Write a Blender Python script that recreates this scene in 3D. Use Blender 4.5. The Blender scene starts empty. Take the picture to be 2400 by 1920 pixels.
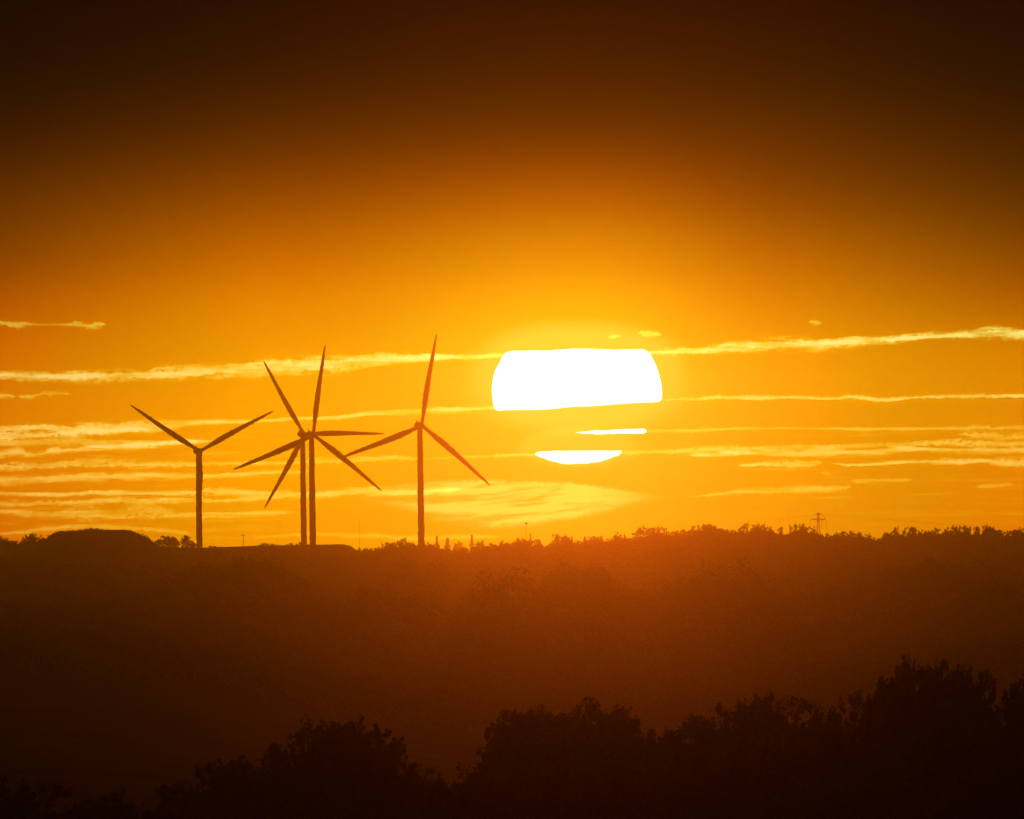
import bpy, math, random
import numpy as np
from mathutils import Vector, Matrix

random.seed(7)
R0 = np.random.RandomState(11)
SC = bpy.context.scene
COL = SC.collection

# ------------------------------------------------------------------ view geometry
K = 2.3205e-5 * 1.0          # radians per photo pixel (2400 wide): a long telephoto, 3.2 degrees wide
EYE = 1000.0                 # photo row of the eye level
def at(px, py, Y):           # point seen at photo pixel (px,py) standing Y metres away
    return Vector(((px - 1200) * K * Y, Y, (EYE - py) * K * Y))

cam_d = bpy.data.cameras.new('camera'); cam = bpy.data.objects.new('camera', cam_d); COL.objects.link(cam)
cam_d.sensor_width = 36; cam_d.lens = 18 / (1200 * K)
cam_d.clip_start = 1; cam_d.clip_end = 60000
cam.location = (0, 0, 0); cam.rotation_euler = (math.radians(90) + (EYE - 960) * K, 0, 0)
SC.camera = cam
SC.view_settings.view_transform = 'Standard'; SC.view_settings.look = 'None'
SC.view_settings.exposure = 0; SC.view_settings.gamma = 1
SC.cycles.use_denoising = True
SC.cycles.transparent_max_bounces = 16
SC.cycles.max_bounces = 3

# ------------------------------------------------------------------ sun and air
SUNX, SUNY = 1352, 915
sun_dir = Vector(((SUNX - 1200) * K, 1, (EYE - SUNY) * K)).normalized()
E_SUN = 0.0050; SUN_COL = (1.0, 0.15, 0.00); HAZE_COL = (1.0, .74, .3)
SIG = 5.5e-5; G = 0.9882; YBACK = 15000.0; ZTOP = 41.6
sd = bpy.data.lights.new('sun_light', 'SUN'); sd.energy = E_SUN; sd.angle = math.radians(0.5); sd.color = SUN_COL
so = bpy.data.objects.new('sun_light', sd); COL.objects.link(so)
so.rotation_euler = sun_dir.to_track_quat('Z', 'Y').to_euler()

def inscatter(px, py):       # what the haze adds in front of the sky, and what it lets through
    el = (EYE - py) * K; es = sun_dir.z
    L = YBACK if el <= 0 else min(YBACK, ZTOP / el)
    c = Vector(((px - 1200) * K, 1, el)).normalized().dot(sun_dir)
    p = (1 - G * G) / (4 * math.pi * (1 + G * G - 2 * G * c) ** 1.5)
    n = 40; tot = 0; wl = 0
    for i in range(n):
        s = (i + .5) / n * L
        ex = min(YBACK - s, (ZTOP - el * s) / es)
        tot += math.exp(-SIG * (s + ex)) * L / n; wl += math.exp(-SIG * (s + ex)) * L / n * SIG
    v = E_SUN * p * SIG * tot
    return [v * c * q for c, q in zip(SUN_COL, HAZE_COL)], [math.exp(-SIG * L) + q * wl * float(np.interp(py, [300, 900, 1280], [.78, .5, .28])) for q in HAZE_COL]

def s2l(v):
    v = v / 255.0
    return v / 12.92 if v <= .04045 else ((v + .055) / 1.055) ** 2.4

# ------------------------------------------------------------------ node helper
class NT:
    def __init__(s, tree): s.t = tree; s.n = tree.nodes; s.l = tree.links
    def new(s, typ, **kw):
        n = s.n.new(typ)
        for k, v in kw.items(): setattr(n, k, v)
        return n
    def put(s, sock, v):
        if isinstance(v, bpy.types.NodeSocket): s.l.new(v, sock)
        elif v is not None: sock.default_value = v
    def m(s, op, a, b=None, c=None, clamp=False):
        n = s.new('ShaderNodeMath', operation=op, use_clamp=clamp)
        s.put(n.inputs[0], a); s.put(n.inputs[1], b); s.put(n.inputs[2], c)
        return n.outputs[0]
    def mr(s, v, a, b, c=0.0, d=1.0, typ='SMOOTHSTEP'):
        n = s.new('ShaderNodeMapRange', interpolation_type=typ)
        for i, x in enumerate((v, a, b, c, d)): s.put(n.inputs[i], x)
        return n.outputs[0]
    def mix(s, f, a, b):
        n = s.new('ShaderNodeMix', data_type='RGBA'); n.clamp_result = False
        s.put(n.inputs[0], f); s.put(n.inputs[6], a); s.put(n.inputs[7], b)
        return n.outputs[2]
    def vm(s, op, a, b=None, sc=None):
        n = s.new('ShaderNodeVectorMath', operation=op)
        s.put(n.inputs[0], a)
        if b is not None: s.put(n.inputs[1], b)
        if sc is not None: s.put(n.inputs['Scale'], sc)
        return n.outputs['Value' if op in ('DOT_PRODUCT', 'LENGTH') else 'Vector']
    def comb(s, x, y, z=0.0):
        n = s.new('ShaderNodeCombineXYZ')
        for i, v in enumerate((x, y, z)): s.put(n.inputs[i], v)
        return n.outputs[0]
    def noise(s, vec, scale, detail=3, rough=.55):
        n = s.new('ShaderNodeTexNoise'); s.put(n.inputs['Vector'], vec)
        n.inputs['Scale'].default_value = scale; n.inputs['Detail'].default_value = detail; n.inputs['Roughness'].default_value = rough
        return n.outputs[0]
    def curve(s, v, pts, auto=True):
        n = s.new('ShaderNodeFloatCurve'); s.put(n.inputs['Value'], v)
        c = n.mapping.curves[0]
        while len(c.points) < len(pts): c.points.new(.5, .5)
        for p, (x, y) in zip(c.points, pts): p.location = (x, y); p.handle_type = 'AUTO_CLAMPED'
        n.mapping.update()
        return n.outputs[0]

# ------------------------------------------------------------------ sky
W = bpy.data.worlds.new('World'); SC.world = W; W.use_nodes = True
W.node_tree.nodes.clear(); W.cycles.sampling_method = 'NONE'
w = NT(W.node_tree)
d = w.new('ShaderNodeTexCoord').outputs['Generated']
sx = w.new('ShaderNodeSeparateXYZ'); w.l.new(d, sx.inputs[0])
fy = w.m('MAXIMUM', sx.outputs[1], .05)
U = w.m('ADD', w.m('DIVIDE', w.m('DIVIDE', sx.outputs[0], fy), K * 100), 12.0)          # azimuth, in units of 100 photo pixels
V = w.m('SUBTRACT', EYE / 100, w.m('DIVIDE', w.m('DIVIDE', sx.outputs[2], fy), K * 100))  # elevation, same units, downwards
rows = [0, 150, 300, 450, 600, 700, 800, 900, 1000, 1100, 1280]
grid = {0: [(22,7,2),(28,11,1),(48,22,0),(88,43,0),(130,61,0),(175,80,0),(202,98,0),(214,113,0),(222,120,0),(218,112,0),(208,98,0)],
 600: [(32,12,1),(50,22,0),(85,42,0),(140,70,0),(200,102,0),(230,130,0),(244,150,0),(252,163,0),(255,165,0),(254,161,0),(242,146,0)],
 1350: [(46,20,0),(70,32,0),(108,53,0),(178,92,0),(236,142,0),(255,171,0),(255,190,0),(255,194,0),(255,186,0),(255,178,0),(255,168,0)],
 1875: [(35,15,1),(56,27,0),(88,44,0),(132,66,0),(190,100,0),(222,127,0),(242,149,0),(250,160,0),(249,156,0),(246,150,0),(238,142,0)],
 2400: [(25,10,2),(36,16,1),(58,27,0),(88,45,0),(135,68,0),(175,90,0),(212,120,0),(228,134,0),(232,134,0),(230,126,0),(224,116,0)]}
SCL = 6.0
def ramp(px):
    n = w.new('ShaderNodeValToRGB'); w.l.new(w.m('DIVIDE', V, 13.0), n.inputs[0])
    cr = n.color_ramp; cr.interpolation = 'LINEAR'
    ys = np.linspace(0, 1280, 27); vals = []
    r = np.array(rows, float); g = np.array(grid[px], float)
    for y in ys:
        c = []
        for k in range(3):
            i = min(max(np.searchsorted(r, y) - 1, 0), len(r) - 2)
            p1, p2 = g[i, k], g[i+1, k]; h = r[i+1] - r[i]; t = (y - r[i]) / h
            m1 = (g[i+1, k] - g[i-1, k]) / (r[i+1] - r[i-1]) if i > 0 else (p2 - p1) / h
            m2 = (g[i+2, k] - g[i, k]) / (r[i+2] - r[i]) if i + 2 < len(r) else (p2 - p1) / h
            c.append((2*t**3-3*t*t+1)*p1 + (t**3-2*t*t+t)*h*m1 + (-2*t**3+3*t*t)*p2 + (t**3-t*t)*h*m2)
        ins, T = inscatter(px, y)
        c[1] *= float(np.interp(y, [0, 150, 350, 550], [.8, .84, .88, 1]))
        tgt = [s2l(max(0, min(255, q))) * (1.12 if q > 252 else 1.0) for q in c]
        vals.append([max(0.0, (a - b) / c_) / SCL for a, b, c_ in zip(tgt, ins, T)])
    while len(cr.elements) < len(ys): cr.elements.new(.5)
    for e, y in zip(cr.elements, ys): e.position = y / 1300.0
    for e, v in zip(cr.elements, vals): e.color = (*v, 1)
    return n.outputs[0]
cols = sorted(grid); base = ramp(cols[0])
for a, b in zip(cols[:-1], cols[1:]):
    f = w.mr(U, a / 100.0, b / 100.0, typ='SMOOTHSTEP' if 1350 in (a, b) else 'LINEAR')
    base = w.mix(f, base, ramp(b))
base = w.vm('SCALE', base, sc=SCL)

# --- streaks of cloud and old vapour trails: (points (x,y,halfwidth), strength)
ST = [
 ([(-300,890,8),(0,880,8),(100,883,9),(300,880,12),(450,872,13),(600,863,15),(700,858,17),(800,851,16),(900,843,12),(1000,838,10),(1100,836,6),(1190,831,4),(1260,828,0)], 1.0, .5),
 ([(1490,828,0),(1530,826,5),(1600,824,8),(1700,815,11),(1800,810,12),(1900,807,13),(2000,800,10),(2100,795,9),(2200,787,7),(2280,783,8),(2330,779,12),(2400,782,10),(2700,770,8)], 1.0, .5),
 ([(-300,1006,8),(0,1006,9),(97,1001,8),(162,1005,9),(325,1002,12),(406,996,8),(471,989.5,5),(552,988,4.5),(620,986,4),(690,981,4),(805,977,4.5),(868,970,5),(977,965,5),(1049,960,7),(1112,958,5),(1160,956,3),(1230,954,0)], .85, .6),
 ([(1500,938,0),(1580,936.5,3),(1660,934,4),(1740,931,4),(1780,933,4),(1850,932,4),(1950,934,4),(1990,930,5),(2060,936,4),(2150,932,4),(2220,929,4),(2320,928,5),(2400,929,5),(2700,926,4)], 1.0, .5),
 ([(-100,760,5),(0,759,5),(50,760,6),(72,760,2.5),(100,761,2),(150,761,2.5),(175,760,5),(215,762,7),(240,761,5),(262,760,0)], .36, .8),
 ([(-60,928,4),(0,928,5),(28,929,4),(38,930,0),(48,930,4),(80,929,5),(105,922,5),(155,923,4),(172,924,0)], .45, .6),
 ([(-300,1030,6),(0,1024,7),(150,1016,7),(300,1009,5),(420,1004,0)], .6, .5),
 ([(-300,1042,7),(0,1040,7),(100,1036,7),(165,1036,10),(260,1040,7),(420,1034,6),(520,1028,0)], .42, .6),
 ([(-300,1072,9),(0,1064,8),(40,1058,9),(70,1066,6),(110,1060,6),(128,1056,9),(150,1055,5),(250,1050,6),(340,1043,6),(450,1036,5),(560,1030,0)], .6, .6),
 ([(-300,1096,6),(0,1095,7),(100,1092,8),(250,1084,8),(330,1089,7),(450,1087,5),(600,1086,4),(750,1081,5),(868,1076,5),(930,1074,5),(990,1075,2),(1050,1073,3),(1160,1069,4),(1250,1065,3),(1290,1064,0)], .5, .5),
 ([(-300,1128,8),(0,1127,9),(150,1120,9),(300,1117,8),(470,1115,6),(600,1109,6),(690,1106,4),(800,1102,0)], .55, .4),
 ([(-300,1156,5),(0,1156,5),(120,1160,5),(240,1154,6),(350,1156,5),(460,1155,6),(500,1150,10),(600,1158,7),(700,1160,7),(790,1155,9),(860,1152,10),(930,1156,6),(1020,1150,6),(1120,1146,0)], .6, .6),
 ([(-300,1180,5),(0,1180,6),(150,1178,6),(300,1174,6),(450,1174,5),(600,1168,5),(720,1163,0)], .45, .5),
 ([(-300,1198,5),(0,1200,6),(130,1206,6),(200,1204,14),(260,1207,8),(340,1198,14),(400,1204,8),(520,1210,7),(600,1204,7),(660,1201,4),(720,1198,0)], .36, .8),
 ([(-60,1258,0),(20,1250,4),(120,1241,5),(200,1235,5),(300,1238,5),(400,1246,5),(480,1256,0)], .3, .6),
 ([(540,1262,0),(640,1258,4),(760,1254,5),(880,1256,5),(1000,1262,6),(1120,1258,5),(1240,1262,0)], .3, .6),
 ([(1490,1012,0),(1530,1010,5),(1620,1009,5),(1700,1005,4),(1760,1003,4),(1800,1004,2),(1900,1004,2),(2050,1006,4),(2200,1004,4),(2400,1003,6),(2700,1000,6)], .42, .4),
 ([(1440,1062,0),(1470,1061,4),(1560,1058,5),(1700,1053,7),(1900,1049,6),(2000,1046,5),(2150,1041,6),(2300,1038,7),(2400,1042,7),(2700,1040,7)], .5, .5),
 ([(1580,1070,0),(1650,1066,5),(1800,1062,6),(1930,1062,9),(1985,1059,5),(2070,1058,9),(2150,1053,5),(2260,1056,6),(2400,1057,6),(2700,1056,6)], .6, .5),
 ([(1690,1094,0),(1740,1091,3),(1785,1089,5),(1850,1088,9),(1915,1085,7),(1930,1084,1),(1990,1090,4),(2100,1084,4),(2200,1082,6),(2260,1084,8),(2300,1080,5),(2360,1084,9),(2400,1084,9),(2700,1082,8)], .62, .6),
 ([(2190,1018,0),(2260,1019,3),(2330,1021,7),(2360,1026,6),(2400,1022,6),(2700,1020,5)], .5, .6),
 ([(1560,1172,0),(1660,1160,4),(1760,1151,6),(1900,1146,8),(1980,1142,7),(2006,1140,0)], .42, .4),
 ([(1985,1128,0),(2010,1127,4),(2110,1125,4),(2160,1124,0)], .3, .5),
 ([(2270,1144,0),(2300,1141,5),(2360,1136,6),(2380,1134,0)], .28, .5),
 ([(1480,784,0),(1500,782,4),(1520,782,6),(1545,784,4),(1560,785,0)], .5, .5),
 ([(1895,756,0),(1905,755,6),(1918,756,6),(1930,757,0)], .3, .4),
 ([(1425,790,0),(1438,789,5),(1450,788,4),(1468,788,0)], .5, .4),
 ([(1922,1108,0),(1934,1109,6),(1942,1113,6),(1952,1118,0)], .28, .4),
]
n1 = w.m('SUBTRACT', w.noise(w.comb(w.m('MULTIPLY', U, 2.4), w.m('MULTIPLY', V, 3.5)), 1.6, 5, .68), .5)
n2 = w.m('SUBTRACT', w.noise(w.comb(w.m('MULTIPLY', U, 8.0), w.m('MULTIPLY', V, 10), 3.3), 1.3, 3, .6), .5)
n3 = w.noise(w.comb(w.m('MULTIPLY', U, .9), w.m('MULTIPLY', V, 7), 7.7), 1.0, 3, .6)
dens = w.mr(n3, .3, .62, .45, 1.0)
Un = w.m('DIVIDE', w.m('ADD', U, 3.0), 30.0)
n4 = w.mr(w.noise(w.comb(w.m('MULTIPLY', U, 1.1), w.m('MULTIPLY', V, 6), 11.0), 1.2, 4, .6), .33, .62, .5, 1.15)
tot = None
for pts, s, rg in ST:
    if s < .65: s *= 1.22
    c0 = min(p[1] for p in pts) - 10; rng = max(p[1] for p in pts) + 10 - c0
    xs = [((p[0] + 300) / 3000.0) for p in pts]
    cc = w.curve(Un, [(x, (p[1] - c0) / rng) for x, p in zip(xs, pts)])
    wp = [(x, p[2] / 20.0) for x, p in zip(xs, pts)]
    if xs[0] > .001: wp = [(0, 0)] + wp
    if xs[-1] < .999: wp = wp + [(1, 0)]
    ww = w.m('ADD', w.m('MULTIPLY', w.curve(Un, wp), .2), 1e-4)
    dv = w.m('SUBTRACT', V, w.m('ADD', w.m('MULTIPLY', cc, rng / 100), c0 / 100))
    q = w.m('DIVIDE', dv, ww)
    rg2 = rg + (.45 if max(p[2] for p in pts) < 9 else 0)
    q = w.m('ADD', q, w.m('MULTIPLY', n1, 2.8 * rg2))
    q = w.m('ADD', q, w.m('MULTIPLY', n2, 2.6 * rg2))
    i = w.mr(w.m('ABSOLUTE', q), w.m('MULTIPLY', n4, 1.75), w.m('MULTIPLY', n4, .15), 0, s)
    i = w.m('MULTIPLY', i, w.mr(ww, .004, .03))
    tot = i if tot is None else w.m('ADD', tot, i)
tot = w.m('MULTIPLY', tot, dens)
fib = w.mr(w.noise(w.comb(w.m('MULTIPLY', U, .38), w.m('SUBTRACT', w.m('MULTIPLY', V, 7.5), w.m('MULTIPLY', U, -.12)), 5.0), 1.5, 6, .68), .5, .72, 0, .34)
sidem = w.m('MAXIMUM', w.mr(U, 9.5, 4.5), w.mr(U, 15.5, 19.5, 0, .6))
fib = w.m('MULTIPLY', w.m('MULTIPLY', fib, sidem), w.m('MULTIPLY', w.mr(V, 9.6, 10.3), w.mr(V, 13.2, 12.0)))
tot = w.m('MINIMUM', w.m('ADD', tot, fib), 1.0)
# broad low cloud below the sun
top = w.curve(Un, [(x, (y - 1100) / 200) for x, y in [(0.36,1150),(.43,1128),(.467,1122),(.507,1125),(.547,1130),(.567,1137),(.60,1152),(.619,1161),(.64,1170)]])
bot = w.curve(Un, [(x, (y - 1100) / 200) for x, y in [(.36,1165),(.42,1200),(.45,1226),(.483,1240),(.51,1236),(.535,1228),(.567,1208),(.60,1182),(.625,1166),(.64,1160)]])
vv = w.m('ADD', w.m('DIVIDE', w.m('SUBTRACT', V, 11.0), 2.0), w.m('MULTIPLY', w.m('ADD', n1, w.m('MULTIPLY', n2, .6)), .10))
mt = w.mr(w.m('SUBTRACT', vv, top), -.01, .05); mb = w.mr(w.m('SUBTRACT', bot, vv), -.02, .10)
skew = w.comb(w.m('MULTIPLY', U, .55), w.m('ADD', w.m('MULTIPLY', V, 4.2), w.m('MULTIPLY', U, .42)), 2.0)
wisp = w.mr(w.noise(skew, 1.1, 4, .6), .35, .58, .2, 1.0)
xin = w.m('MULTIPLY', w.mr(U, 8.0, 10.6, .0, 1), w.mr(U, 16.2, 13.6))
cl = w.m('MULTIPLY', w.m('MULTIPLY', mt, mb), w.m('MULTIPLY', wisp, xin))
add = w.comb(w.m('MULTIPLY', tot, .6), w.m('MULTIPLY', tot, .95), w.m('MULTIPLY', w.m('POWER', tot, 2.2), .34))
add = w.vm('ADD', add, w.vm('SCALE', (.55, .66, .13), sc=cl))
# halo of bright cloud round the disc
gx = w.m('POWER', w.m('ABSOLUTE', w.m('DIVIDE', w.m('SUBTRACT', U, 13.55), 2.55)), 2.4)
gy = w.m('POWER', w.m('ABSOLUTE', w.m('DIVIDE', w.m('SUBTRACT', V, 8.86), 1.30)), 2.4)
gr = w.m('ADD', gx, gy)
halo = w.mr(w.m('ADD', gr, w.m('MULTIPLY', n1, .25)), 1.3, .5)
add = w.vm('ADD', add, w.vm('SCALE', (.3, .22, .05), sc=halo))
g2 = w.m('SQRT', w.m('ADD', w.m('POWER', w.m('DIVIDE', w.m('SUBTRACT', U, 13.5), 5.0), 2.0), w.m('POWER', w.m('DIVIDE', w.m('SUBTRACT', V, 9.0), 3.1), 2.0)))
g2 = w.mr(g2, 1.0, .35)
add = w.vm('ADD', add, w.vm('SCALE', (.05, .07, .0), sc=g2))
gx = w.m('POWER', w.m('DIVIDE', w.m('SUBTRACT', U, 13.55), 1.5), 2.0)
gy = w.m('POWER', w.m('DIVIDE', w.m('SUBTRACT', V, 10.48), .52), 2.0)
h2 = w.mr(w.m('ADD', gx, gy), 1.1, .55)
add = w.vm('ADD', add, w.vm('SCALE', (.2, .16, .03), sc=h2))
near = w.vm('ADD', base, add)
# the rest of the sky: dusk sky texture
st = w.new('ShaderNodeTexSky', sky_type='NISHITA'); st.sun_disc = False
st.sun_elevation = math.asin(sun_dir.z); st.sun_rotation = math.atan2(sun_dir.x, sun_dir.y)
st.dust_density = 4; st.air_density = 2
far = w.vm('SCALE', w.vm('MULTIPLY', st.outputs[0], (1.0, .55, .25)), sc=.02)
dn = w.vm('NORMALIZE', d)
ang = w.m('ARCCOSINE', w.m('MINIMUM', w.vm('DOT_PRODUCT', dn, tuple(sun_dir)), 1.0))
f = w.mr(ang, math.radians(2.6), math.radians(8))
final = w.mix(f, near, far)
bg = w.new('ShaderNodeBackground'); w.l.new(final, bg.inputs[0])
ow = w.new('ShaderNodeOutputWorld'); w.l.new(bg.outputs[0], ow.inputs[0])

# ------------------------------------------------------------------ object helpers
def tag(o, label=None, cat=None, group=None, kind=None):
    if label: o['label'] = label
    if cat: o['category'] = cat
    if group: o['group'] = group
    if kind: o['kind'] = kind
    return o
def mesh_np(name, v, f, mat, smooth=False):
    """v (n,3), f (m,k) with constant k"""
    v = np.asarray(v, np.float32); f = np.asarray(f, np.int32)
    me = bpy.data.meshes.new(name)
    me.vertices.add(len(v)); me.vertices.foreach_set('co', v.ravel())
    k = f.shape[1]
    me.loops.add(f.size); me.loops.foreach_set('vertex_index', f.ravel())
    me.polygons.add(len(f)); me.polygons.foreach_set('loop_start', np.arange(0, f.size, k, dtype=np.int32))
    me.polygons.foreach_set('loop_total', np.full(len(f), k, np.int32))
    if smooth: me.polygons.foreach_set('use_smooth', np.ones(len(f), bool))
    me.update(calc_edges=True); me.materials.append(mat)
    return me
def link(name, me, parent=None):
    o = bpy.data.objects.new(name, me); COL.objects.link(o)
    if parent: o.parent = parent
    return o
class MB:
    def __init__(s): s.v = []; s.f = []
    def ring_tube(s, pts, rad, n=10, sx=None):
        """tube along pts (list of Vector) with radii; closed ends"""
        b0 = len(s.v); m = len(pts)
        for i, p in enumerate(pts):
            t = (pts[min(i+1, m-1)] - pts[max(i-1, 0)]).normalized()
            a = t.cross(Vector((0, 1, 0)));
            if a.length < .05: a = t.cross(Vector((1, 0, 0)))
            a.normalize(); b = t.cross(a)
            for j in range(n):
                th = 2 * math.pi * j / n
                s.v.append(p + a * (math.cos(th) * rad[i]) + b * (math.sin(th) * rad[i]))
        for i in range(m - 1):
            for j in range(n):
                k = (j + 1) % n
                s.f.append((b0+i*n+j, b0+i*n+k, b0+(i+1)*n+k, b0+(i+1)*n+j))
        s.f.append(tuple(b0 + j for j in reversed(range(n)))); s.f.append(tuple(b0 + (m-1)*n + j for j in range(n)))
    def bar(s, a, b, r, n=5): s.ring_tube([Vector(a), Vector(b)], [r, r], n)
    def box(s, lo, hi):
        b0 = len(s.v)
        for x in (lo[0], hi[0]):
            for y in (lo[1], hi[1]):
                for z in (lo[2], hi[2]): s.v.append(Vector((x, y, z)))
        for q in ((0,1,3,2),(4,6,7,5),(0,4,5,1),(2,3,7,6),(0,2,6,4),(1,5,7,3)): s.f.append(tuple(b0+i for i in q))
    def mesh(s, name, mat, smooth=False):
        me = bpy.data.meshes.new(name); me.from_pydata([tuple(p) for p in s.v], [], s.f); me.update()
        if smooth:
            for p in me.polygons: p.use_smooth = True
        me.materials.append(mat); return me
def mat(name, col, rough=.8, scale=.5, var=.35, spec=.2, trans=0):
    M = bpy.data.materials.new(name); M.use_nodes = True; t = NT(M.node_tree); M.node_tree.nodes.clear()
    tc = t.new('ShaderNodeTexCoord').outputs['Object']
    nz = t.noise(tc, scale, 4, .6)
    c = t.mix(t.mr(nz, .3, .7), tuple(x * (1 - var) for x in col) + (1,), tuple(x * (1 + var) for x in col) + (1,))
    b = t.new('ShaderNodeBsdfPrincipled'); t.l.new(c, b.inputs['Base Color']); b.inputs['Roughness'].default_value = rough
    b.inputs['Specular IOR Level'].default_value = spec
    out = t.new('ShaderNodeOutputMaterial')
    t.l.new(b.outputs[0], out.inputs[0])
    return M
M_leaf = mat('leaf', (.05, .07, .02), scale=.4)
M_leaf2 = mat('leaf_dark', (.035, .05, .02), scale=.4)
M_bark = mat('bark', (.09, .065, .045), scale=2)
M_ground = mat('grassland', (.06, .075, .03), scale=.02)
M_soil = mat('grassy_soil', (.07, .07, .035), scale=.05)
M_white = mat('turbine_paint', (.55, .55, .54), rough=.45, scale=.2, var=.04, spec=.4)
M_steel = mat('galvanised_steel', (.22, .22, .22), rough=.5, scale=.8, var=.2)

# ------------------------------------------------------------------ ground
GY = [(-300,-1.8),(30,-1.8),(160,-20),(400,-26),(900,-28),(1300,-34),(2000,-42),(2800,-51.5),(4200,-67),(5300,-71),(6500,-70),(7400,-66),(7950,-61),(8300,-60.5),(8700,-66),(9500,-75),(10500,-81),(12000,-93),(14600,-117)]
GYa = [a for a, b in GY]; GYb = [b for a, b in GY]
AGa = [900, 1000, 1500, 2000, 3000, 5000, 6500, 7400, 7950]; AGb = [-28, -28.5, -32, -35.5, -43.5, -58, -63, -63, -61]
# wooded knolls: photo column of the middle, half width, distance, photo row of the treetops
KN = [(1365,100,5600,1308),(1190,95,5000,1345),(985,80,6400,1318),(930,110,4900,1402),(560,130,5700,1328),(700,150,5000,1420),(330,120,5300,1396),(1560,120,5200,1412),
      (1700,110,5500,1330),(1930,160,5600,1372),(2200,130,5700,1322),(120,120,6000,1345),(2330,110,5000,1400)]
def base_z(Y, X=0.0):
    b = float(np.interp(Y, GYa, GYb))
    if Y > 900:              # land raised on both flanks of the valley, shaped to darken the lower corners
        px = 1200 + X / (K * Y); t = min(1, max(0, (px - 1200) / -1050, (px - 1500) / 1100)); t = t * t * (3 - 2 * t)
        if px > 1200: t *= .85
        b += t * (float(np.interp(Y, AGa, AGb)) - b) if Y < 7950 else 0
    if 3500 < Y < 7000:
        px = 1200 + X / (K * Y)
        for kx, kw, ky, kt in KN:
            if abs(Y - ky) < 330 and abs(px - kx) < kw * 1.3:
                q = ((px - kx) / (kw * 1.15)) ** 2; r = max(0, 1 - q * q) if q < 1 else 0
                v = (Y - ky) / 330; c = (EYE - kt) * K * ky - 9.5
                b += max(0, c - b) * r ** .7 * (1 - v * v) ** 2 * (1 + .12 * math.sin(px * .09 + ky))
    if 1700 < Y < 7500:      # gentle folds of the land
        t = max(0, min(1, (Y - 3300) / 1500, (7500 - Y) / 400))
        b += t * 2.6 * (math.sin(Y / 118 + X * .013 + 1.5 * math.sin(X * .011)) + .7 * math.sin(Y / 61 - X * .021 + 2))
    return b
# crest line of the far ridge (photo pixels) where bare ground meets the sky
CREST = [(-3000,1296),(0,1292),(110,1292),(300,1306),(340,1286),(365,1283.5),(480,1284.5),(600,1280),(815,1276.5),(836,1294),(870,1300),(930,1298),(1010,1298),(1030,1303),(1150,1300),(1270,1298),(1290,1302),(1350,1294),(1440,1284),(1500,1280),(1650,1272),(1730,1276),(1800,1264),(1890,1270),(1930,1279),(2030,1286),(2060,1290),(2080,1280),(2150,1276),(2300,1272),(2400,1276),(5000,1276)]
def ground_z(X, Y):
    b = base_z(Y, X)
    if 7700 < Y < 8700:
        px = 1200 + X / (K * 8150)
        c = (EYE - np.interp(px, [a for a, q in CREST], [q for a, q in CREST])) * K * 8150
        t = max(0, 1 - abs(Y - 8150) / 430); t = t * t * (3 - 2 * t)
        b = b + max(0, c - base_z(8150)) * t
    return b
ys = sorted(set([-300, -100, 0, 30, 60, 100, 160, 250, 400, 650, 900, 1200, 1500] + list(range(1700, 3500, 150)) + list(range(3500, 7700, 50)) + list(range(7700, 8720, 25)) + list(range(8800, 14601, 300))))
xs = [-2600, -1800, -1200, -900, -700, -560, -480] + list(np.arange(-420, 421, 3.0)) + [480, 560, 700, 900, 1200, 1800, 2600]
gv = []; rn = R0.rand(len(ys), len(xs))
for i, Y in enumerate(ys):
    for j, X in enumerate(xs):
        z = ground_z(X, Y) + (rn[i, j] - .5) * (.25 if Y > 1500 else .1)
        gv.append((X, Y, z))
nx = len(xs)
gf = [(i*nx+j, i*nx+j+1, (i+1)*nx+j+1, (i+1)*nx+j) for i in range(len(ys)-1) for j in range(nx-1)]
tag(link('ground', mesh_np('ground', gv, gf, M_ground, True)), kind='structure')

# flat-topped mound on the left
MY = 7300
MO = [(-60,1330),(60,1296),(100,1272),(112,1264),(122,1256),(134,1247),(200,1244.5),(298,1244),(312,1251),(330,1257),(340,1264),(352,1272),(366,1284),(400,1296),(470,1330)]
def mound_z(px): return (EYE - np.interp(px, [a for a, b in MO], [b for a, b in MO])) * K * MY
mv = []; mpx = np.arange(-60, 471, 4.0); dy = [-160, -110, -75, -45, -30, -15, 0, 15, 30, 45, 75, 110, 160]
for Y in dy:
    for px in mpx:
        h = mound_z(px) - (-68.5); t = min(1, max(0, (160 - abs(Y)) / 115)); t = t * t * (3 - 2 * t)
        mv.append(((px - 1200) * K * MY, MY + Y, -68.5 + h * t + random.uniform(-.35, .35)))
n = len(mpx)
mf = [(i*n+j, i*n+j+1, (i+1)*n+j+1, (i+1)*n+j) for i in range(len(dy)-1) for j in range(n-1)]
tag(link('hill', mesh_np('hill', mv, mf, M_soil, True)), kind='structure')

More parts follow.
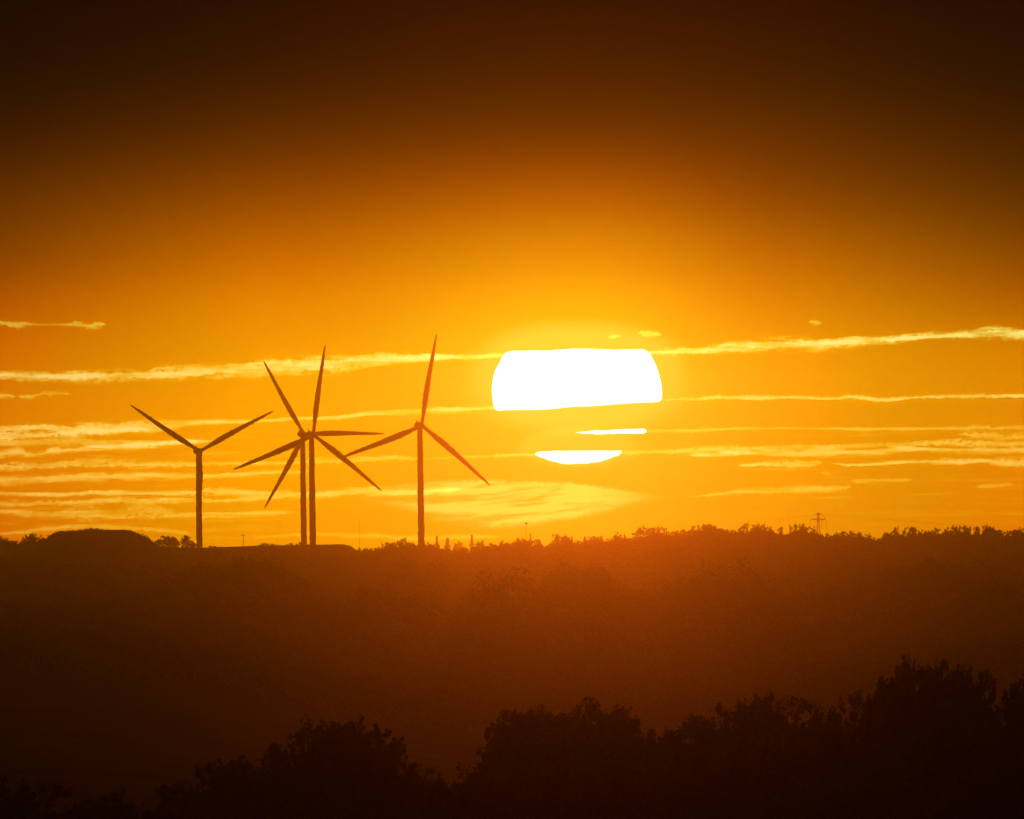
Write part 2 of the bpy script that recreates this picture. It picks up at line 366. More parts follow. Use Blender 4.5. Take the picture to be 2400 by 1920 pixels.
# ------------------------------------------------------------------ trees
def leaf_cloud(rs, centres, radii, per, size, flat=1.0):
    """random small quads around every cluster centre"""
    c = np.repeat(np.asarray(centres), per, axis=0); r = np.repeat(np.asarray(radii), per)
    dirs = rs.normal(size=(len(c), 3)); dirs /= np.linalg.norm(dirs, axis=1)[:, None]
    p = c + dirs * (r * rs.rand(len(c)) ** .45)[:, None] * np.array([1, 1, flat])
    a = rs.normal(size=(len(c), 3)); a /= np.linalg.norm(a, axis=1)[:, None]
    b = np.cross(a, rs.normal(size=(len(c), 3))); b /= np.linalg.norm(b, axis=1)[:, None]
    s = size * (.6 + .8 * rs.rand(len(c)))[:, None]
    q = np.stack([p - a*s, p + b*s*.6, p + a*s, p - b*s*.6], axis=1).reshape(-1, 3)
    f = np.arange(len(q)).reshape(-1, 4)
    return q, f
def make_tree_mesh(seed, H, Wd, ncl, per, leaf, gap=0.0, kind='broad', mleaf=M_leaf, nsh=3, cr=(.16, .34)):
    rs = np.random.RandomState(seed); rnd = random.Random(seed)
    tb = MB(); cents = []; rad = []
    th = H * (.32 if kind != 'conifer' else .95)
    pts = [Vector((0, 0, -1.0)), Vector((rnd.uniform(-.1, .1), 0, th * .5)), Vector((rnd.uniform(-.3, .3), rnd.uniform(-.2, .2), th))]
    r0 = H * .022
    tb.ring_tube(pts, [r0 * 1.4, r0, r0 * (.7 if kind != 'conifer' else .15)], 8)
    if kind == 'conifer':
        for i in range(ncl):
            t = (i + rnd.random()) / ncl; z = H * (.12 + .88 * t); R = Wd * .5 * (1 - t) ** .5 * rnd.uniform(.4, 1.2)
            a = rnd.uniform(0, 6.28); cents.append((math.cos(a) * R * .7, math.sin(a) * R * .7, z - R * .15)); rad.append(.25 * Wd * (1.05 - t) + .15)
    else:
        nl = rnd.randint(6, 9); lobes = []
        for i in range(nl):
            a = i * 2.4 + rnd.uniform(-.4, .4); rr = Wd * .5 * rnd.uniform(.25, .62)
            zz = H * rnd.uniform(.45, .86) ; lr = Wd * rnd.uniform(.16, .26)
            zz = min(zz, H - lr * .9 - (rr / (Wd * .5)) ** 2 * H * .12)
            lobes.append((math.cos(a) * rr, math.sin(a) * rr, zz, lr))
        lobes.append((rnd.uniform(-.1, .1) * Wd, 0, H - Wd * .2, Wd * .2))
        lobes.append((0, 0, H * .55, Wd * .33))
        for lx, ly, lz, lr in lobes:
            e = Vector((lx, ly, lz)); s = Vector((pts[-1].x * .8, pts[-1].y, th * rnd.uniform(.6, .95)))
            mid = (s + e) * .5 + Vector((rnd.uniform(-.3, .3), rnd.uniform(-.3, .3), -H * .03))
            tb.ring_tube([s, mid, e, e + (e - mid) * .5], [r0 * .55, r0 * .38, r0 * .2, r0 * .06], 5)
            k = max(3, int(ncl * (lr / Wd) ** 1.5 * 1.1))
            for _ in range(k):
                v = rs.normal(size=3); v /= np.linalg.norm(v); R = lr * (.55 + .5 * rs.rand())
                c = np.array([lx, ly, lz]) + v * R * np.array([1, 1, .85])
                if c[2] < H * .16 or rnd.random() < gap: continue
                cents.append(tuple(c)); rad.append(lr * rnd.uniform(*cr))
        for _ in range(nsh):     # shoots standing out of the outline
            lx, ly, lz, lr = rnd.choice(lobes); a = rnd.uniform(.25, 2.9)
            e = Vector((lx + math.cos(a) * lr * .85, ly, lz + math.sin(a) * lr * .85))
            e2 = e + Vector((math.cos(a) * lr * .3, 0, lr * rnd.uniform(.25, .5)))
            tb.ring_tube([Vector((lx, ly, lz)), e, e2], [r0 * .15, r0 * .1, r0 * .04], 4)
            for t in np.linspace(0, 1, 5):
                cents.append(tuple(e.lerp(e2, t) + Vector((rnd.uniform(-.03, .03) * lr, 0, 0)))); rad.append(lr * (.19 - .15 * t))
    q, f = leaf_cloud(rs, cents, rad, per, leaf)
    zt = np.sort(q[:, 2])[-max(4, len(q) // 400)]
    q[:, 2] *= H / zt
    return tb.mesh('trunk', M_bark), mesh_np('crown', q, f, mleaf)
def place_tree(proto, name, px, top, Y, wpx, label, group, gz=None, H0=None, W0=None, cat='tree', rz=None):
    x = (px - 1200) * K * Y
    z = base_z(Y) if gz is None else gz
    if gz is None and Y > 7700: z = ground_z(x, Y)
    z -= .3
    h = (EYE - top) * K * Y - z
    root = bpy.data.objects.new(name, None); COL.objects.link(root); root.location = (x, Y, z)
    root.rotation_euler.z = random.uniform(0, 6.28) if rz is None else rz
    s = wpx * K * Y / W0; root.scale = (s, s, h / H0); root.empty_display_size = 1
    tag(root, label, cat, group)
    link('trunk', proto[0], root); link('crown', proto[1], root)
    return root

FAR = [make_tree_mesh(100 + i, 12, 10, 95, 12, .42, gap=.05) for i in range(8)]
AIRY = [make_tree_mesh(150 + i, 12, 10, 90, 9, .36, gap=.25) for i in range(4)]
GAPPY = [make_tree_mesh(160 + i, 12, 10, 130, 12, .44, gap=.25, nsh=3, cr=(.16, .3)) for i in range(4)]
CON = [make_tree_mesh(170 + i, 14, 5, 70, 12, .62, kind='conifer', mleaf=M_leaf2) for i in range(2)]
BUSH = [make_tree_mesh(180 + i, 5, 6, 60, 10, .30, gap=.1) for i in range(3)]

SKY = [(0,1257),(30,1262),(38,1272),(50,1255),(60,1261),(85,1256),(110,1262)]
SKYR = [(836,1290),(870,1280),(890,1282),(930,1273),(950,1268),(965,1270),(1000,1269),(1012,1276),(1030,1289),(1042,1284),(1060,1286),(1080,1284),(1110,1286),(1140,1276),(1165,1271),(1215,1269),(1250,1268),(1265,1274),(1282,1286),(1295,1272),(1310,1262),(1340,1268),(1370,1263),(1400,1262),(1440,1257),(1470,1251),(1500,1249),(1540,1242),(1600,1243),(1625,1246),(1645,1237),(1665,1232),(1690,1233),(1715,1242),(1740,1246),(1757,1233),(1780,1230),(1796,1227),(1815,1240),(1850,1244),(1860,1236),(1885,1233),(1912,1240),(1930,1253),(1960,1248),(1985,1243),(2008,1243),(2028,1256),(2060,1264),(2072,1252),(2090,1245),(2130,1241),(2150,1241),(2180,1248),(2215,1241),(2240,1237),(2270,1242),(2290,1240),(2310,1236),(2325,1242),(2350,1249),(2365,1243),(2378,1250),(2400,1243),(2440,1242)]
def prof(P, x): return float(np.interp(x, [a for a, b in P], [b for a, b in P]))
def stretch(x0, x1, P, label, group, step=(14, 23), wid=(24, 58), Yr=(7900, 8080), jit=(-9, 5), protos=FAR):
    x = x0
    while x < x1:
        Y = random.uniform(*Yr)
        place_tree(random.choice(protos), 'broadleaf_tree', x, prof(P, x) + random.uniform(*jit), Y, random.uniform(*wid), label, group, H0=12, W0=10)
        x += random.uniform(*step)
stretch(-8, 128, SKY, 'dark broadleaf tree at the left edge of the skyline, left of the flat-topped mound', 'trees left of the mound', step=(11, 17), wid=(30, 44), Yr=(7950, 8060))
stretch(842, 1015, SKYR, 'bushy broadleaf tree on the skyline round the foot of the rightmost turbine', 'trees round the foot of the right turbine', step=(12, 18))
stretch(1030, 1275, SKYR, 'broadleaf tree in the low stretch of skyline right of the rightmost turbine, below the sun', 'low skyline trees below the sun')
stretch(1292, 1475, SKYR, 'broadleaf tree where the skyline climbs between the thin mast and the airy tree', 'climbing skyline trees below the sun')
stretch(1530, 1905, SKYR, 'broadleaf tree on the raised skyline between the airy tree and the pylon', 'skyline trees left of the pylon')
stretch(1940, 2050, SKYR, 'broadleaf tree on the skyline between the pylon and the dip to its right', 'skyline trees right of the pylon')
stretch(2074, 2415, SKYR, 'broadleaf tree in the long skyline row at the right edge, past the dip', 'skyline trees at the right edge')
# single trees and bushes one can point to
for px, tp, wp, pr, lb in ((364,1267,34,3,'low tree at the foot of the mound, right side'), (384,1256,58,0,'wide round tree, tallest of those between the mound and the leftmost turbine'),
                           (406,1259,40,1,'round tree in the middle of those between mound and leftmost turbine'), (438,1255,54,2,'round tree with sky gaps, just left of the leftmost turbine')):
    place_tree(GAPPY[pr], 'broadleaf_tree', px, tp, 8200, wp, lb, None, gz=-57, H0=12, W0=10)
place_tree(AIRY[2], 'broadleaf_tree', 1508, 1233, 8300, 74, 'pale airy round tree standing above the skyline, just right of the sun', None, H0=12, W0=10, rz=2.)
place_tree(AIRY[0], 'broadleaf_tree', 1303, 1250, 8040, 26, 'ragged thin tree below the sun, left one of a pair', None, H0=12, W0=10, rz=3.)
place_tree(AIRY[2], 'broadleaf_tree', 1325, 1251, 8040, 26, 'ragged thin tree below the sun, right one of a pair', None, H0=12, W0=10, rz=5.)
place_tree(CON[0], 'sapling', 1243, 1249, 8040, 8, 'slender young tree leaning up just right of the thin mast below the sun', None, H0=14, W0=5)
for px, tp, wp, pr, lb in ((1340,1257,12,0,'small pointed tree top right of the ragged pair below the sun'), (1371,1257,13,1,'pointed dark tree top on the skyline below the lower right of the sun'),
                           (1212,1261,9,0,'tiny pointed tree top on the skyline left of the thin mast')):
    place_tree(CON[pr], 'conifer_tree', px, tp, 8030, wp, lb, None, H0=14, W0=5)
for px, tp, wp, lb in ((1024,1256,17,'thinnest hazy conifer beyond the gap right of the rightmost turbine'), (1049,1260,26,'broad hazy conifer beyond the gap, second from the rightmost turbine'),
                       (1106,1254,18,'tallest hazy conifer beyond the low treeline below the sun'), (1131,1267,22,'low hazy conifer at the right end of the far conifers')):
    place_tree(CON[len(lb) % 2], 'conifer_tree', px, tp, 11800, wp, lb, 'hazy conifers beyond the ridge', gz=-91.5, H0=14, W0=5)
place_tree(FAR[2], 'broadleaf_tree', 1078, 1269, 11800, 46, 'hazy rounded tree beyond the ridge between two far conifers', None, gz=-91.5, H0=12, W0=10)
def bush(px, top, Y, wp, lb, gr=None, gz=None):
    place_tree(BUSH[int(px) % 3], 'bush', px, top, Y, wp, lb, gr, gz=gz, H0=5, W0=6, cat='bush')
bush(215, 1236, MY, 17, 'small spreading bush on the very top of the mound', gz=mound_z(215) - .8)
bush(229, 1236, MY, 9, 'small upright bush on the mound, right of the topmost bush', gz=mound_z(229) - .8)
for px in (199, 190, 206, 222, 240, 250): bush(px, 1237.5 + abs(px - 215) * .1, MY - 12, 22, 'low scrubby bush along the middle of the mound top', 'low bushes on the mound top', gz=mound_z(px) - 1.2)
for px, t in ((308,1245),(318,1248),(328,1250),(337,1254),(345,1261),(352,1269),(360,1275),(366,1279)): bush(px, t, MY, 30, 'dark bush on the right slope of the mound', 'bushes on the right slope of the mound', gz=mound_z(px) - 2.2)
for px in range(146, 300, 13): bush(px, prof(MO, px) - random.uniform(1, 3.5), MY + 8, random.uniform(16, 26), 'tiny tuft of scrub along the flat mound top', 'scrub along the flat mound top', gz=mound_z(px) - 1.2)
for px in (104, 112, 96): bush(px, 1262, MY - 10, 18, 'dark bush at the left foot of the mound', 'bushes at the left foot of the mound', gz=-56)
for px, t, wp in ((493,1278,12),(503,1279,11),(514,1281,9)): bush(px, t, 8130, wp, 'tiny bush on the bare ridge right of the leftmost turbine', 'tiny bushes on the bare ridge', gz=-53.8)
for px, t, wp in ((608,1277,16),(617,1272,17),(626,1273,16),(638,1274,16),(651,1277,12)): bush(px, t, 8120, wp, 'low bush in the clump on the bare ridge left of the turbine pair', 'clump of bushes left of the turbine pair', gz=-53.5)
for px, t, wp in ((673,1275,11),(683,1272,12),(696,1274,11),(705,1270,14),(724,1275,12)): bush(px, t, 8120, wp, 'ragged bush at the foot of the turbine pair', 'bushes at the foot of the turbine pair', gz=-53)

# woodland covering the plain below the ridge: nobody could count it
rs = np.random.RandomState(5)
C = []; Rr = []; Hh = []
Y = 2900.0
while Y < 8120:
    half = .0300 * Y + 20
    step = 10.5
    for x in np.arange(-half, half, step):
        px = 1200 + x / (K * Y)
        X = x + rs.uniform(-4, 4); YY = Y + rs.uniform(-5, 5)
        if 340 < px < 850 and YY > 7760: continue
        lf = math.sin(X * .017 + YY * .0037) + math.sin(X * .041 - YY * .011 + 1.3) + math.sin(YY * .023 + X * .006)
        h = 9 + 1.7 * lf * min(1, max(.25, (YY - 3000) / 2500)) + rs.uniform(-1.6, 1.8)
        if -60 < px < 480 and abs(YY - MY) < 170: continue
        z = ground_z(X, YY)
        if YY > 7600:
            lim = (EYE - (prof(SKYR, px) if px > 836 else prof(CREST, px) if px > 300 else prof(SKY, px)) - 13) * K * YY
            h = min(h, lim - z)
            if h < 1.5: continue
        C.append((X, YY, z + h * .62)); Rr.append(rs.uniform(3.8, 6.2)); Hh.append(h * .38)
    Y += 11.5
C = np.array(C); Rr = np.array(Rr); Hh = np.array(Hh)
per = 54
c = np.repeat(C, per, 0); dirs = rs.normal(size=(len(c), 3)); dirs /= np.linalg.norm(dirs, axis=1)[:, None]
dirs[:, 2] = np.abs(dirs[:, 2]) * 1.1 - .25; dirs[:, 1] -= .15
p = c + dirs * np.stack([np.repeat(Rr, per), np.repeat(Rr, per), np.repeat(Hh, per)], 1) * rs.uniform(.7, 1.08, (len(c), 1))
a = rs.normal(size=(len(c), 3)); a /= np.linalg.norm(a, axis=1)[:, None]
b = np.cross(a, rs.normal(size=(len(c), 3))); b /= np.linalg.norm(b, axis=1)[:, None]
sz = rs.uniform(.5, 1.1, (len(c), 1)) * np.clip(c[:, 1:2] / 6500, .4, 1.15)
q = np.stack([p - a*sz, p + b*sz, p + a*sz*.8], 1).reshape(-1, 3)
print('woodland faces', len(q) // 3)
tag(link('woodland', mesh_np('woodland', q, np.arange(len(q)).reshape(-1, 3), M_leaf)), 'dense dark woodland covering the hazy plain below the ridge', 'woodland', kind='stuff')

# near trees on the crest in front, each one a tree
NEAR = [make_tree_mesh(300 + i, 12, 10, 620, 26, .13, nsh=2, cr=(.1, .24)) for i in range(6)]
NT_ = [ # px, top, distance, width px, label group key
 (480,1800,900,150,'a'),(545,1790,950,150,'a'),(400,1850,880,190,'a'),(120,1850,860,260,'a'),(260,1870,850,240,'a'),(10,1830,870,220,'a'),
 (655,1765,1000,190,'b'),(735,1702,1020,220,'b'),(810,1697,1030,200,'b'),(868,1745,990,140,'b'),(770,1790,900,300,'b'),(620,1840,880,240,'b'),
 (940,1830,960,130,'c'),(985,1800,1100,110,'c'),(1030,1840,900,140,'c'),(1080,1850,880,160,'c'),
 (1150,1800,960,150,'d'),(1205,1730,1060,150,'d'),(1262,1668,1150,170,'d'),(1335,1688,1120,160,'d'),(1398,1655,1180,180,'d'),(1455,1672,1150,150,'d'),(1500,1722,1080,150,'d'),(1280,1780,950,260,'d'),(1420,1780,950,260,'d'),
 (1572,1725,1050,130,'e'),(1630,1688,1080,150,'e'),(1705,1660,1120,170,'e'),(1790,1641,1150,210,'e'),(1870,1648,1120,170,'e'),(1650,1770,940,260,'e'),(1820,1750,950,280,'e'),
 (1945,1668,1080,120,'f'),(1990,1640,1120,140,'f'),(2050,1660,1060,130,'f'),
 (2115,1595,1000,130,'g'),(2170,1560,1030,190,'g'),(2240,1572,1020,160,'g'),(2300,1578,1000,130,'g'),(2150,1680,940,220,'g'),(2260,1690,930,240,'g'),(2000,1760,930,260,'g'),
 (2385,1615,960,150,'h'),(2430,1600,950,160,'h'),(2380,1730,900,220,'h')]
LB = {'a': ('near-black tree in the dark lower left corner of the wood', 'trees in the dark lower left'), 'b': ('near-black tree in the rounded clump at the bottom, below the leftmost turbines', 'rounded clump at the bottom left'),
 'c': ('small near-black tree in the low gap between the two bottom clumps', 'small trees in the bottom gap'), 'd': ('dark tree in the foreground clump low down below the sun', 'foreground clump below the sun'),
 'e': ('dark tree in the long foreground clump right of the one below the sun', 'long foreground clump, lower right'), 'f': ('dark tree in the dip before the tallest foreground clump', 'foreground trees in the dip'),
 'g': ('dark tree in the tallest foreground clump at lower right', 'tallest foreground clump'), 'h': ('near-black tree at the lower right edge, right of the tallest clump', 'trees at the lower right edge')}
NLOC = []
for px, tp, Y, wp, k in NT_:
    wm = wp * K * Y * 2.2
    place_tree(random.choice(NEAR), 'foreground_tree', px, tp, Y, wp * 2.0 if wp < 200 else wp * 1.6, LB[k][0], LB[k][1], H0=12, W0=10)

# undergrowth below them
rs = np.random.RandomState(9)
c = np.stack([rs.uniform(-34, 34, 26000), rs.uniform(640, 1180, 26000), np.zeros(26000)], 1)
c[:, 0] *= c[:, 1] / 1000
c[:, 2] = [base_z(y) for y in c[:, 1]]; c[:, 2] += rs.uniform(.2, 3.6, len(c)) * (.5 + .5 * np.sin(c[:, 0] * .5 + c[:, 1] * .09) ** 2)
a = rs.normal(size=(len(c), 3)); b = rs.normal(size=(len(c), 3)); s = .55
a /= np.linalg.norm(a, axis=1)[:, None]; b /= np.linalg.norm(b, axis=1)[:, None]
q = np.stack([c - a*s, c + b*s, c + a*s], 1).reshape(-1, 3)
tag(link('undergrowth', mesh_np('undergrowth', q, np.arange(len(q)).reshape(-1, 3), M_leaf2)), 'dark undergrowth below the foreground trees', 'undergrowth', kind='stuff')

# ------------------------------------------------------------------ wind turbines
rt = random.Random(3)
def blade_mesh():
    v = []; f = []; N = 90; Lb = 41.3; n = 10
    tt = np.linspace(0, 1, N)
    chord = np.interp(tt, [0, .03, .10, .22, .34, .6, .8, .93, 1], [1.6, 1.55, 1.85, 2.7, 2.85, 2.1, 1.5, 1.05, .35])
    thick = np.interp(tt, [0, .05, .2, .6, 1], [1.5, 1.3, .75, .35, .05])
    for i, t in enumerate(tt):
        z = .8 + t * (Lb - .8); ch = chord[i]; off = -.08 * ch + rt.uniform(-.07, .07) - .25 * math.sin(t * 3.1)
        ja, jb = rt.uniform(-.14, .14), rt.uniform(-.14, .14)
        tw = math.radians(14 * (1 - t) ** 2)
        for j in range(n):
            th = 2 * math.pi * j / n
            x = math.cos(th) * ch * .5; x += (ja if x > 0 else jb); y = math.sin(th) * thick[i] * .5
            v.append((x * math.cos(tw) - y * math.sin(tw) + off, x * math.sin(tw) + y * math.cos(tw), z))
    for i in range(N - 1):
        for j in range(n):
            k = (j + 1) % n; f.append((i*n+j, i*n+k, (i+1)*n+k, (i+1)*n+j))
    f.append(tuple(reversed(range(n)))); f.append(tuple((N-1)*n+j for j in range(n)))
    me = bpy.data.meshes.new('blade'); me.from_pydata(v, [], f); me.update(); me.materials.append(M_white)
    for p in me.polygons: p.use_smooth = True
    return me
def tower_mesh():       # unit tower 60 m high
    b = MB(); N = 110; H = 60.0; pts = []; rad = []; dx = 0
    for i in range(N + 1):
        t = i / N; dx = dx * .5 + rt.uniform(-.10, .10)
        pts.append(Vector((dx, 0, t * H))); rad.append(1.54 - .33 * t + rt.uniform(-.13, .13))
    b.ring_tube(pts, rad, 20); return b.mesh('tower', M_white, True)
def nacelle_mesh():     # local: rotor axis along -Y, hub centre at the origin
    b = MB(); prof_ = [(-.2, 1.25), (.6, 1.45), (2.5, 1.6), (5.5, 1.5), (6.8, 1.15), (7.1, .6)]
    b.ring_tube([Vector((0, y, .1)) for y, r in prof_], [r for y, r in prof_], 14)
    return b.mesh('nacelle', M_white, True)
def hub_mesh():
    b = MB(); prof_ = [(-2.2, .15), (-1.9, .7), (-1.2, 1.2), (0, 1.35), (.2, 1.3)]
    b.ring_tube([Vector((0, y, 0)) for y, r in prof_], [r for y, r in prof_], 16)
    return b.mesh('hub', M_white, True)
def vane_mesh():
    b = MB(); b.bar((0, 6.2, 1.2), (0, 6.2, 2.6), .12); b.bar((-.5, 6.2, 2.4), (.5, 6.2, 2.4), .1); b.box((-.45, 5.2, 1.3), (.45, 6.0, 2.0))
    return b.mesh('wind_vane', M_steel)
BM, TM, NM, HM, VM = blade_mesh(), tower_mesh(), nacelle_mesh(), hub_mesh(), vane_mesh()
YAW = math.radians(-19)
def turbine(hx, hy, Y, ang, gz, basex, label):
    h = at(hx, hy, Y); H = h.z - gz
    root = bpy.data.objects.new('wind_turbine', None); COL.objects.link(root)
    root.location = (h.x, Y, gz); root.rotation_euler.z = 0
    tag(root, label, 'wind turbine', 'wind turbines on the ridge')
    ax = Vector((math.sin(YAW), math.cos(YAW), 0))          # from hub back towards the nacelle tail
    t = link('tower', TM, root); tp = ax * 2.0
    lean = (basex - hx) * K * Y
    t.location = (lean, 0, -.5); t.scale = (1, 1, (H + .0) / 60)
    t.rotation_euler.y = math.atan2(-lean, H)
    nc = link('nacelle', NM, root); nc.location = -tp + Vector((0, 0, H)); nc.rotation_euler.z = -YAW
    vn = link('wind_vane', VM, nc)
    hb = link('hub', HM, root); hb.location = -tp + Vector((0, 0, H)); hb.rotation_euler.z = -YAW
    for k in range(3):
        bl = link('blade', BM, root); bl.location = Vector((0, 0, H)) - tp - ax * .8
        m = Matrix.Rotation(-YAW, 4, 'Z') @ Matrix.Rotation(math.radians(ang + 120 * k), 4, 'Y')
        bl.rotation_euler = m.to_euler()
    return root
turbine(465, 1058, 8750, 62.5, -66.5, 468, 'leftmost wind turbine, standing alone with two blades raised in a V')
turbine(709, 1018, 8970, 89.8, -69, 713, 'left turbine of the overlapping pair, one blade pointing straight right')
turbine(730, 1020, 8336, 8.0, -60.5, 734, 'right turbine of the overlapping pair, one blade pointing almost straight up')
turbine(984, 998, 8137, 9.8, -58, 988, 'rightmost wind turbine, nearest to the sun with its foot behind trees')

# ------------------------------------------------------------------ pylon, masts
def thing(name, loc, label, cat, group=None):
    o = bpy.data.objects.new(name, None); COL.objects.link(o); o.location = loc; tag(o, label, cat, group); return o
PY = 11500; pt = at(1918, 1203, PY); gz = -89.2; H = pt.z - gz; u = K * PY
py = thing('electricity_pylon', (pt.x, PY, gz), 'hazy steel lattice pylon rising behind the skyline trees at right', 'pylon')
b = MB()
def halfw(z): return np.interp(z / H, [0, .55, .72, 1], [3.4, 1.7, .75, .35])
zs = [0, 5, 9.5, 13.5, 17, 20, 22.5, 24.8, 27, H - 2, H]
zs = [z for z in zs if z <= H]
for z0, z1 in zip(zs[:-1], zs[1:]):
    a0, a1 = halfw(z0), halfw(z1)
    cs = [(-1,-1),(1,-1),(1,1),(-1,1)]
    for i in range(4):
        s0, s1 = cs[i], cs[(i+1) % 4]
        b.bar((s0[0]*a0, s0[1]*a0, z0), (s0[0]*a1, s0[1]*a1, z1), .24, 4)
        b.bar((s0[0]*a0, s0[1]*a0, z0), (s1[0]*a1, s1[1]*a1, z1), .1, 4)
        b.bar((s1[0]*a0, s1[1]*a0, z0), (s0[0]*a1, s0[1]*a1, z1), .1, 4)
link('lattice_tower', b.mesh('lattice_tower', M_steel), py)
for zz, hw, r in ((H - .6, 1.6, .32), (H - 15 * u, 4.4, .26)):
    b = MB()
    b.bar((-hw, 0, zz), (hw, 0, zz), r, 5); b.bar((-hw, 0, zz), (0, 0, zz + 1.1), .16, 4); b.bar((hw, 0, zz), (0, 0, zz + 1.1), .16, 4)
    for k in range(-3, 4): b.bar((hw * k / 4, 0, zz), (hw * (k + .5) / 4, 0, zz + .8), .09, 4)
    link('crossarm', b.mesh('crossarm', M_steel), py)
for s in (-1, 1):
    b = MB(); pts = [Vector((s * x * u, 0, H - y * u)) for x, y in ((2, 0), (8, 3.5), (13, 8), (17, 13), (19, 19), (19, 24))]
    b.ring_tube(pts, [.12] * 6, 4)
    link('outer_arm', b.mesh('outer_arm', M_steel), py)
    b = MB(); b.ring_tube([Vector((s * 19 * u, 0, H - y * u)) for y in np.linspace(24, 37, 9)], [.12, .2] * 4 + [.12], 6)
    link('insulator', b.mesh('insulator', M_steel), py)
    b = MB(); b.ring_tube([Vector((s * 8 * u, 0, H - y * u)) for y in np.linspace(17, 38, 9)], [.08, .14] * 4 + [.08], 6)
    link('insulator', b.mesh('insulator', M_steel), py)
def cable(a, b_, sag, label):
    m = MB(); a = Vector(a); b_ = Vector(b_); pts = []
    for i in range(25):
        t = i / 24; p = a.lerp(b_, t); p.z -= sag * 4 * t * (1 - t); pts.append(p)
    m.ring_tube(pts, [.06] * 25, 4)
    tag(link('power_cable', m.mesh('power_cable', M_steel)), label, 'cable', 'cables of the pylon')
cable(at(1920, 1204, PY), at(2560, 1246, 11700), 1.2, 'thin upper power cable running right from the pylon top')
cable(at(1937, 1240, PY), at(2560, 1262, 11700), .8, 'thin lower power cable running right from the pylon')
cable(at(1916, 1204, PY), at(1500, 1262, 12800), 1.0, 'thin power cable running left from the pylon top')

def mast(px, top, bot, Y, r, label, blobs=()):
    t = at(px, top, Y); z0 = base_z(Y) - .5
    o = thing('radio_mast', (t.x, Y, z0), label, 'mast')
    H = t.z - z0; m = MB(); m.ring_tube([Vector((0, 0, 0)), Vector((0, 0, H * .5)), Vector((0, 0, H))], [r, r * .8, r * .5], 6)
    link('pole', m.mesh('pole', M_steel), o)
    for dz, rr, hh in blobs:
        m = MB(); m.ring_tube([Vector((0, 0, H - dz - hh)), Vector((0, 0, H - dz - hh * .5)), Vector((0, 0, H - dz))], [rr * .6, rr, rr * .3], 8)
        link('antenna', m.mesh('antenna', M_steel), o)
    return o
mast(843, 1216, 1285, 11000, .15, 'faint tall thin mast on the horizon left of the rightmost turbine')
mast(1233, 1224, 1266, 8400, .13, 'thin mast with a dark knob on top, on the skyline below the sun', blobs=((-.1, .6, 1.2), (4.2, .32, .7)))
m = mast(570, 1248, 1283, 11000, .3, 'small faint pole with a crossbar between the leftmost turbine and the pair')
bb = MB(); zz = at(0, 1255, 11000).z - m.location.z; bb.bar((-1.4, 0, zz), (1.4, 0, zz), .2, 5); link('crossbar', bb.mesh('crossbar', M_steel), m)

# ------------------------------------------------------------------ the sun, cut by bands of cloud
SD = 20000
def z2(pts): return [(1100 + x / 3.1943, 740 + y / 3.1943) for x, y in pts]
S_UP = z2([(300,268),(330,264),(400,264),(450,262),(500,259),(530,263),(600,262),(640,257),(700,254),(740,251),(780,246),(860,248),(930,250),(1000,251),(1080,257),(1200,252),(1295,251),(1325,262),(1350,280),(1360,300),(1390,355),(1410,405),(1426,460),(1437,510),(1443,560),(1442,600),(1439,622),(1432,636),(1415,645),(1390,648),(1250,653),(1100,663),(1000,671),(900,678),(800,681),(720,685),(660,696),(600,700),(530,703),(450,706),(360,705),(270,707),(225,712),(200,707),(187,695),(181,675),(172,620),(168,560),(172,500),(180,455),(192,415),(210,380),(235,335),(255,295),(275,276)])
S_MID = z2([(790,875),(850,870),(900,864),(950,857),(1000,860),(1050,858),(1100,851),(1200,849),(1300,846),(1318,849),(1327,862),(1322,876),(1300,884),(1220,884),(1150,884),(1110,882),(1080,887),(1050,882),(1010,887),(960,890),(920,884),(870,885),(840,880)])
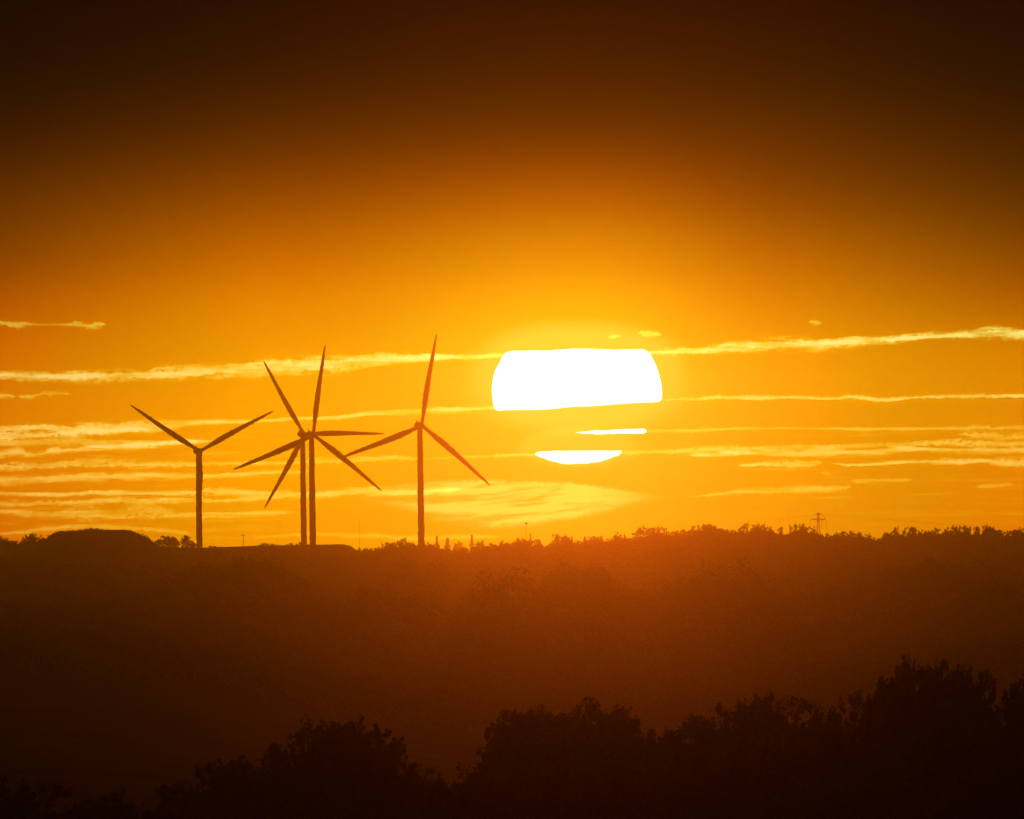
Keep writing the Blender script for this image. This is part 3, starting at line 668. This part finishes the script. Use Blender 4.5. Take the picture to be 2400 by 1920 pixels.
S_LOW = z2([(493,1038),(500,1028),(520,1020),(560,1018),(600,1017),(650,1012),(700,1014),(780,1012),(840,1013),(900,1010),(1000,1012),(1080,1012),(1120,1012),(1137,1010),(1140,1020),(1132,1034),(1110,1050),(1080,1056),(1050,1072),(1020,1080),(990,1091),(930,1099),(870,1108),(840,1105),(780,1111),(740,1112),(690,1108),(660,1097),(600,1086),(560,1068),(520,1056),(500,1048)])
SM = bpy.data.materials.new('sun_fire'); SM.use_nodes = True; t = NT(SM.node_tree); SM.node_tree.nodes.clear()
em = t.new('ShaderNodeEmission'); em.inputs[0].default_value = (1, .97, .93, 1); em.inputs[1].default_value = 1.25
tr = t.new('ShaderNodeBsdfTransparent'); ad = t.new('ShaderNodeAddShader'); t.l.new(em.outputs[0], ad.inputs[0]); t.l.new(tr.outputs[0], ad.inputs[1])
om = t.new('ShaderNodeOutputMaterial'); t.l.new(ad.outputs[0], om.inputs[0]); SM.cycles.emission_sampling = 'NONE'
v = []; f = []
for P in (S_UP, S_MID, S_LOW):
    n = len(P); b0 = len(v)
    for dd in (0, 120):
        for (px, py_) in P: p = at(px, py_, SD); v.append((p.x, SD + dd, p.z))
    f.append([b0 + i for i in range(n)]); f.append([b0 + n + i for i in reversed(range(n))])
    for i in range(n): k = (i + 1) % n; f.append([b0 + i, b0 + n + i, b0 + n + k, b0 + k])
me = bpy.data.meshes.new('sun'); me.from_pydata(v, [], f); me.update(); me.materials.append(SM)
tag(link('sun', me), 'large white-hot setting sun cut into three slices by dark cloud bands', 'sun')

# ------------------------------------------------------------------ haze over the plain
m = MB(); m.box((-2800, -400, -120), (2800, YBACK, ZTOP))
HM_ = bpy.data.materials.new('haze'); HM_.use_nodes = True; t = NT(HM_.node_tree); HM_.node_tree.nodes.clear()
pv = t.new('ShaderNodeVolumePrincipled'); pv.inputs['Color'].default_value = (*HAZE_COL, 1); pv.inputs['Density'].default_value = SIG
pv.inputs['Anisotropy'].default_value = G
oo = t.new('ShaderNodeOutputMaterial'); t.l.new(pv.outputs[0], oo.inputs['Volume'])
tag(link('haze', m.mesh('haze', HM_)), kind='stuff')
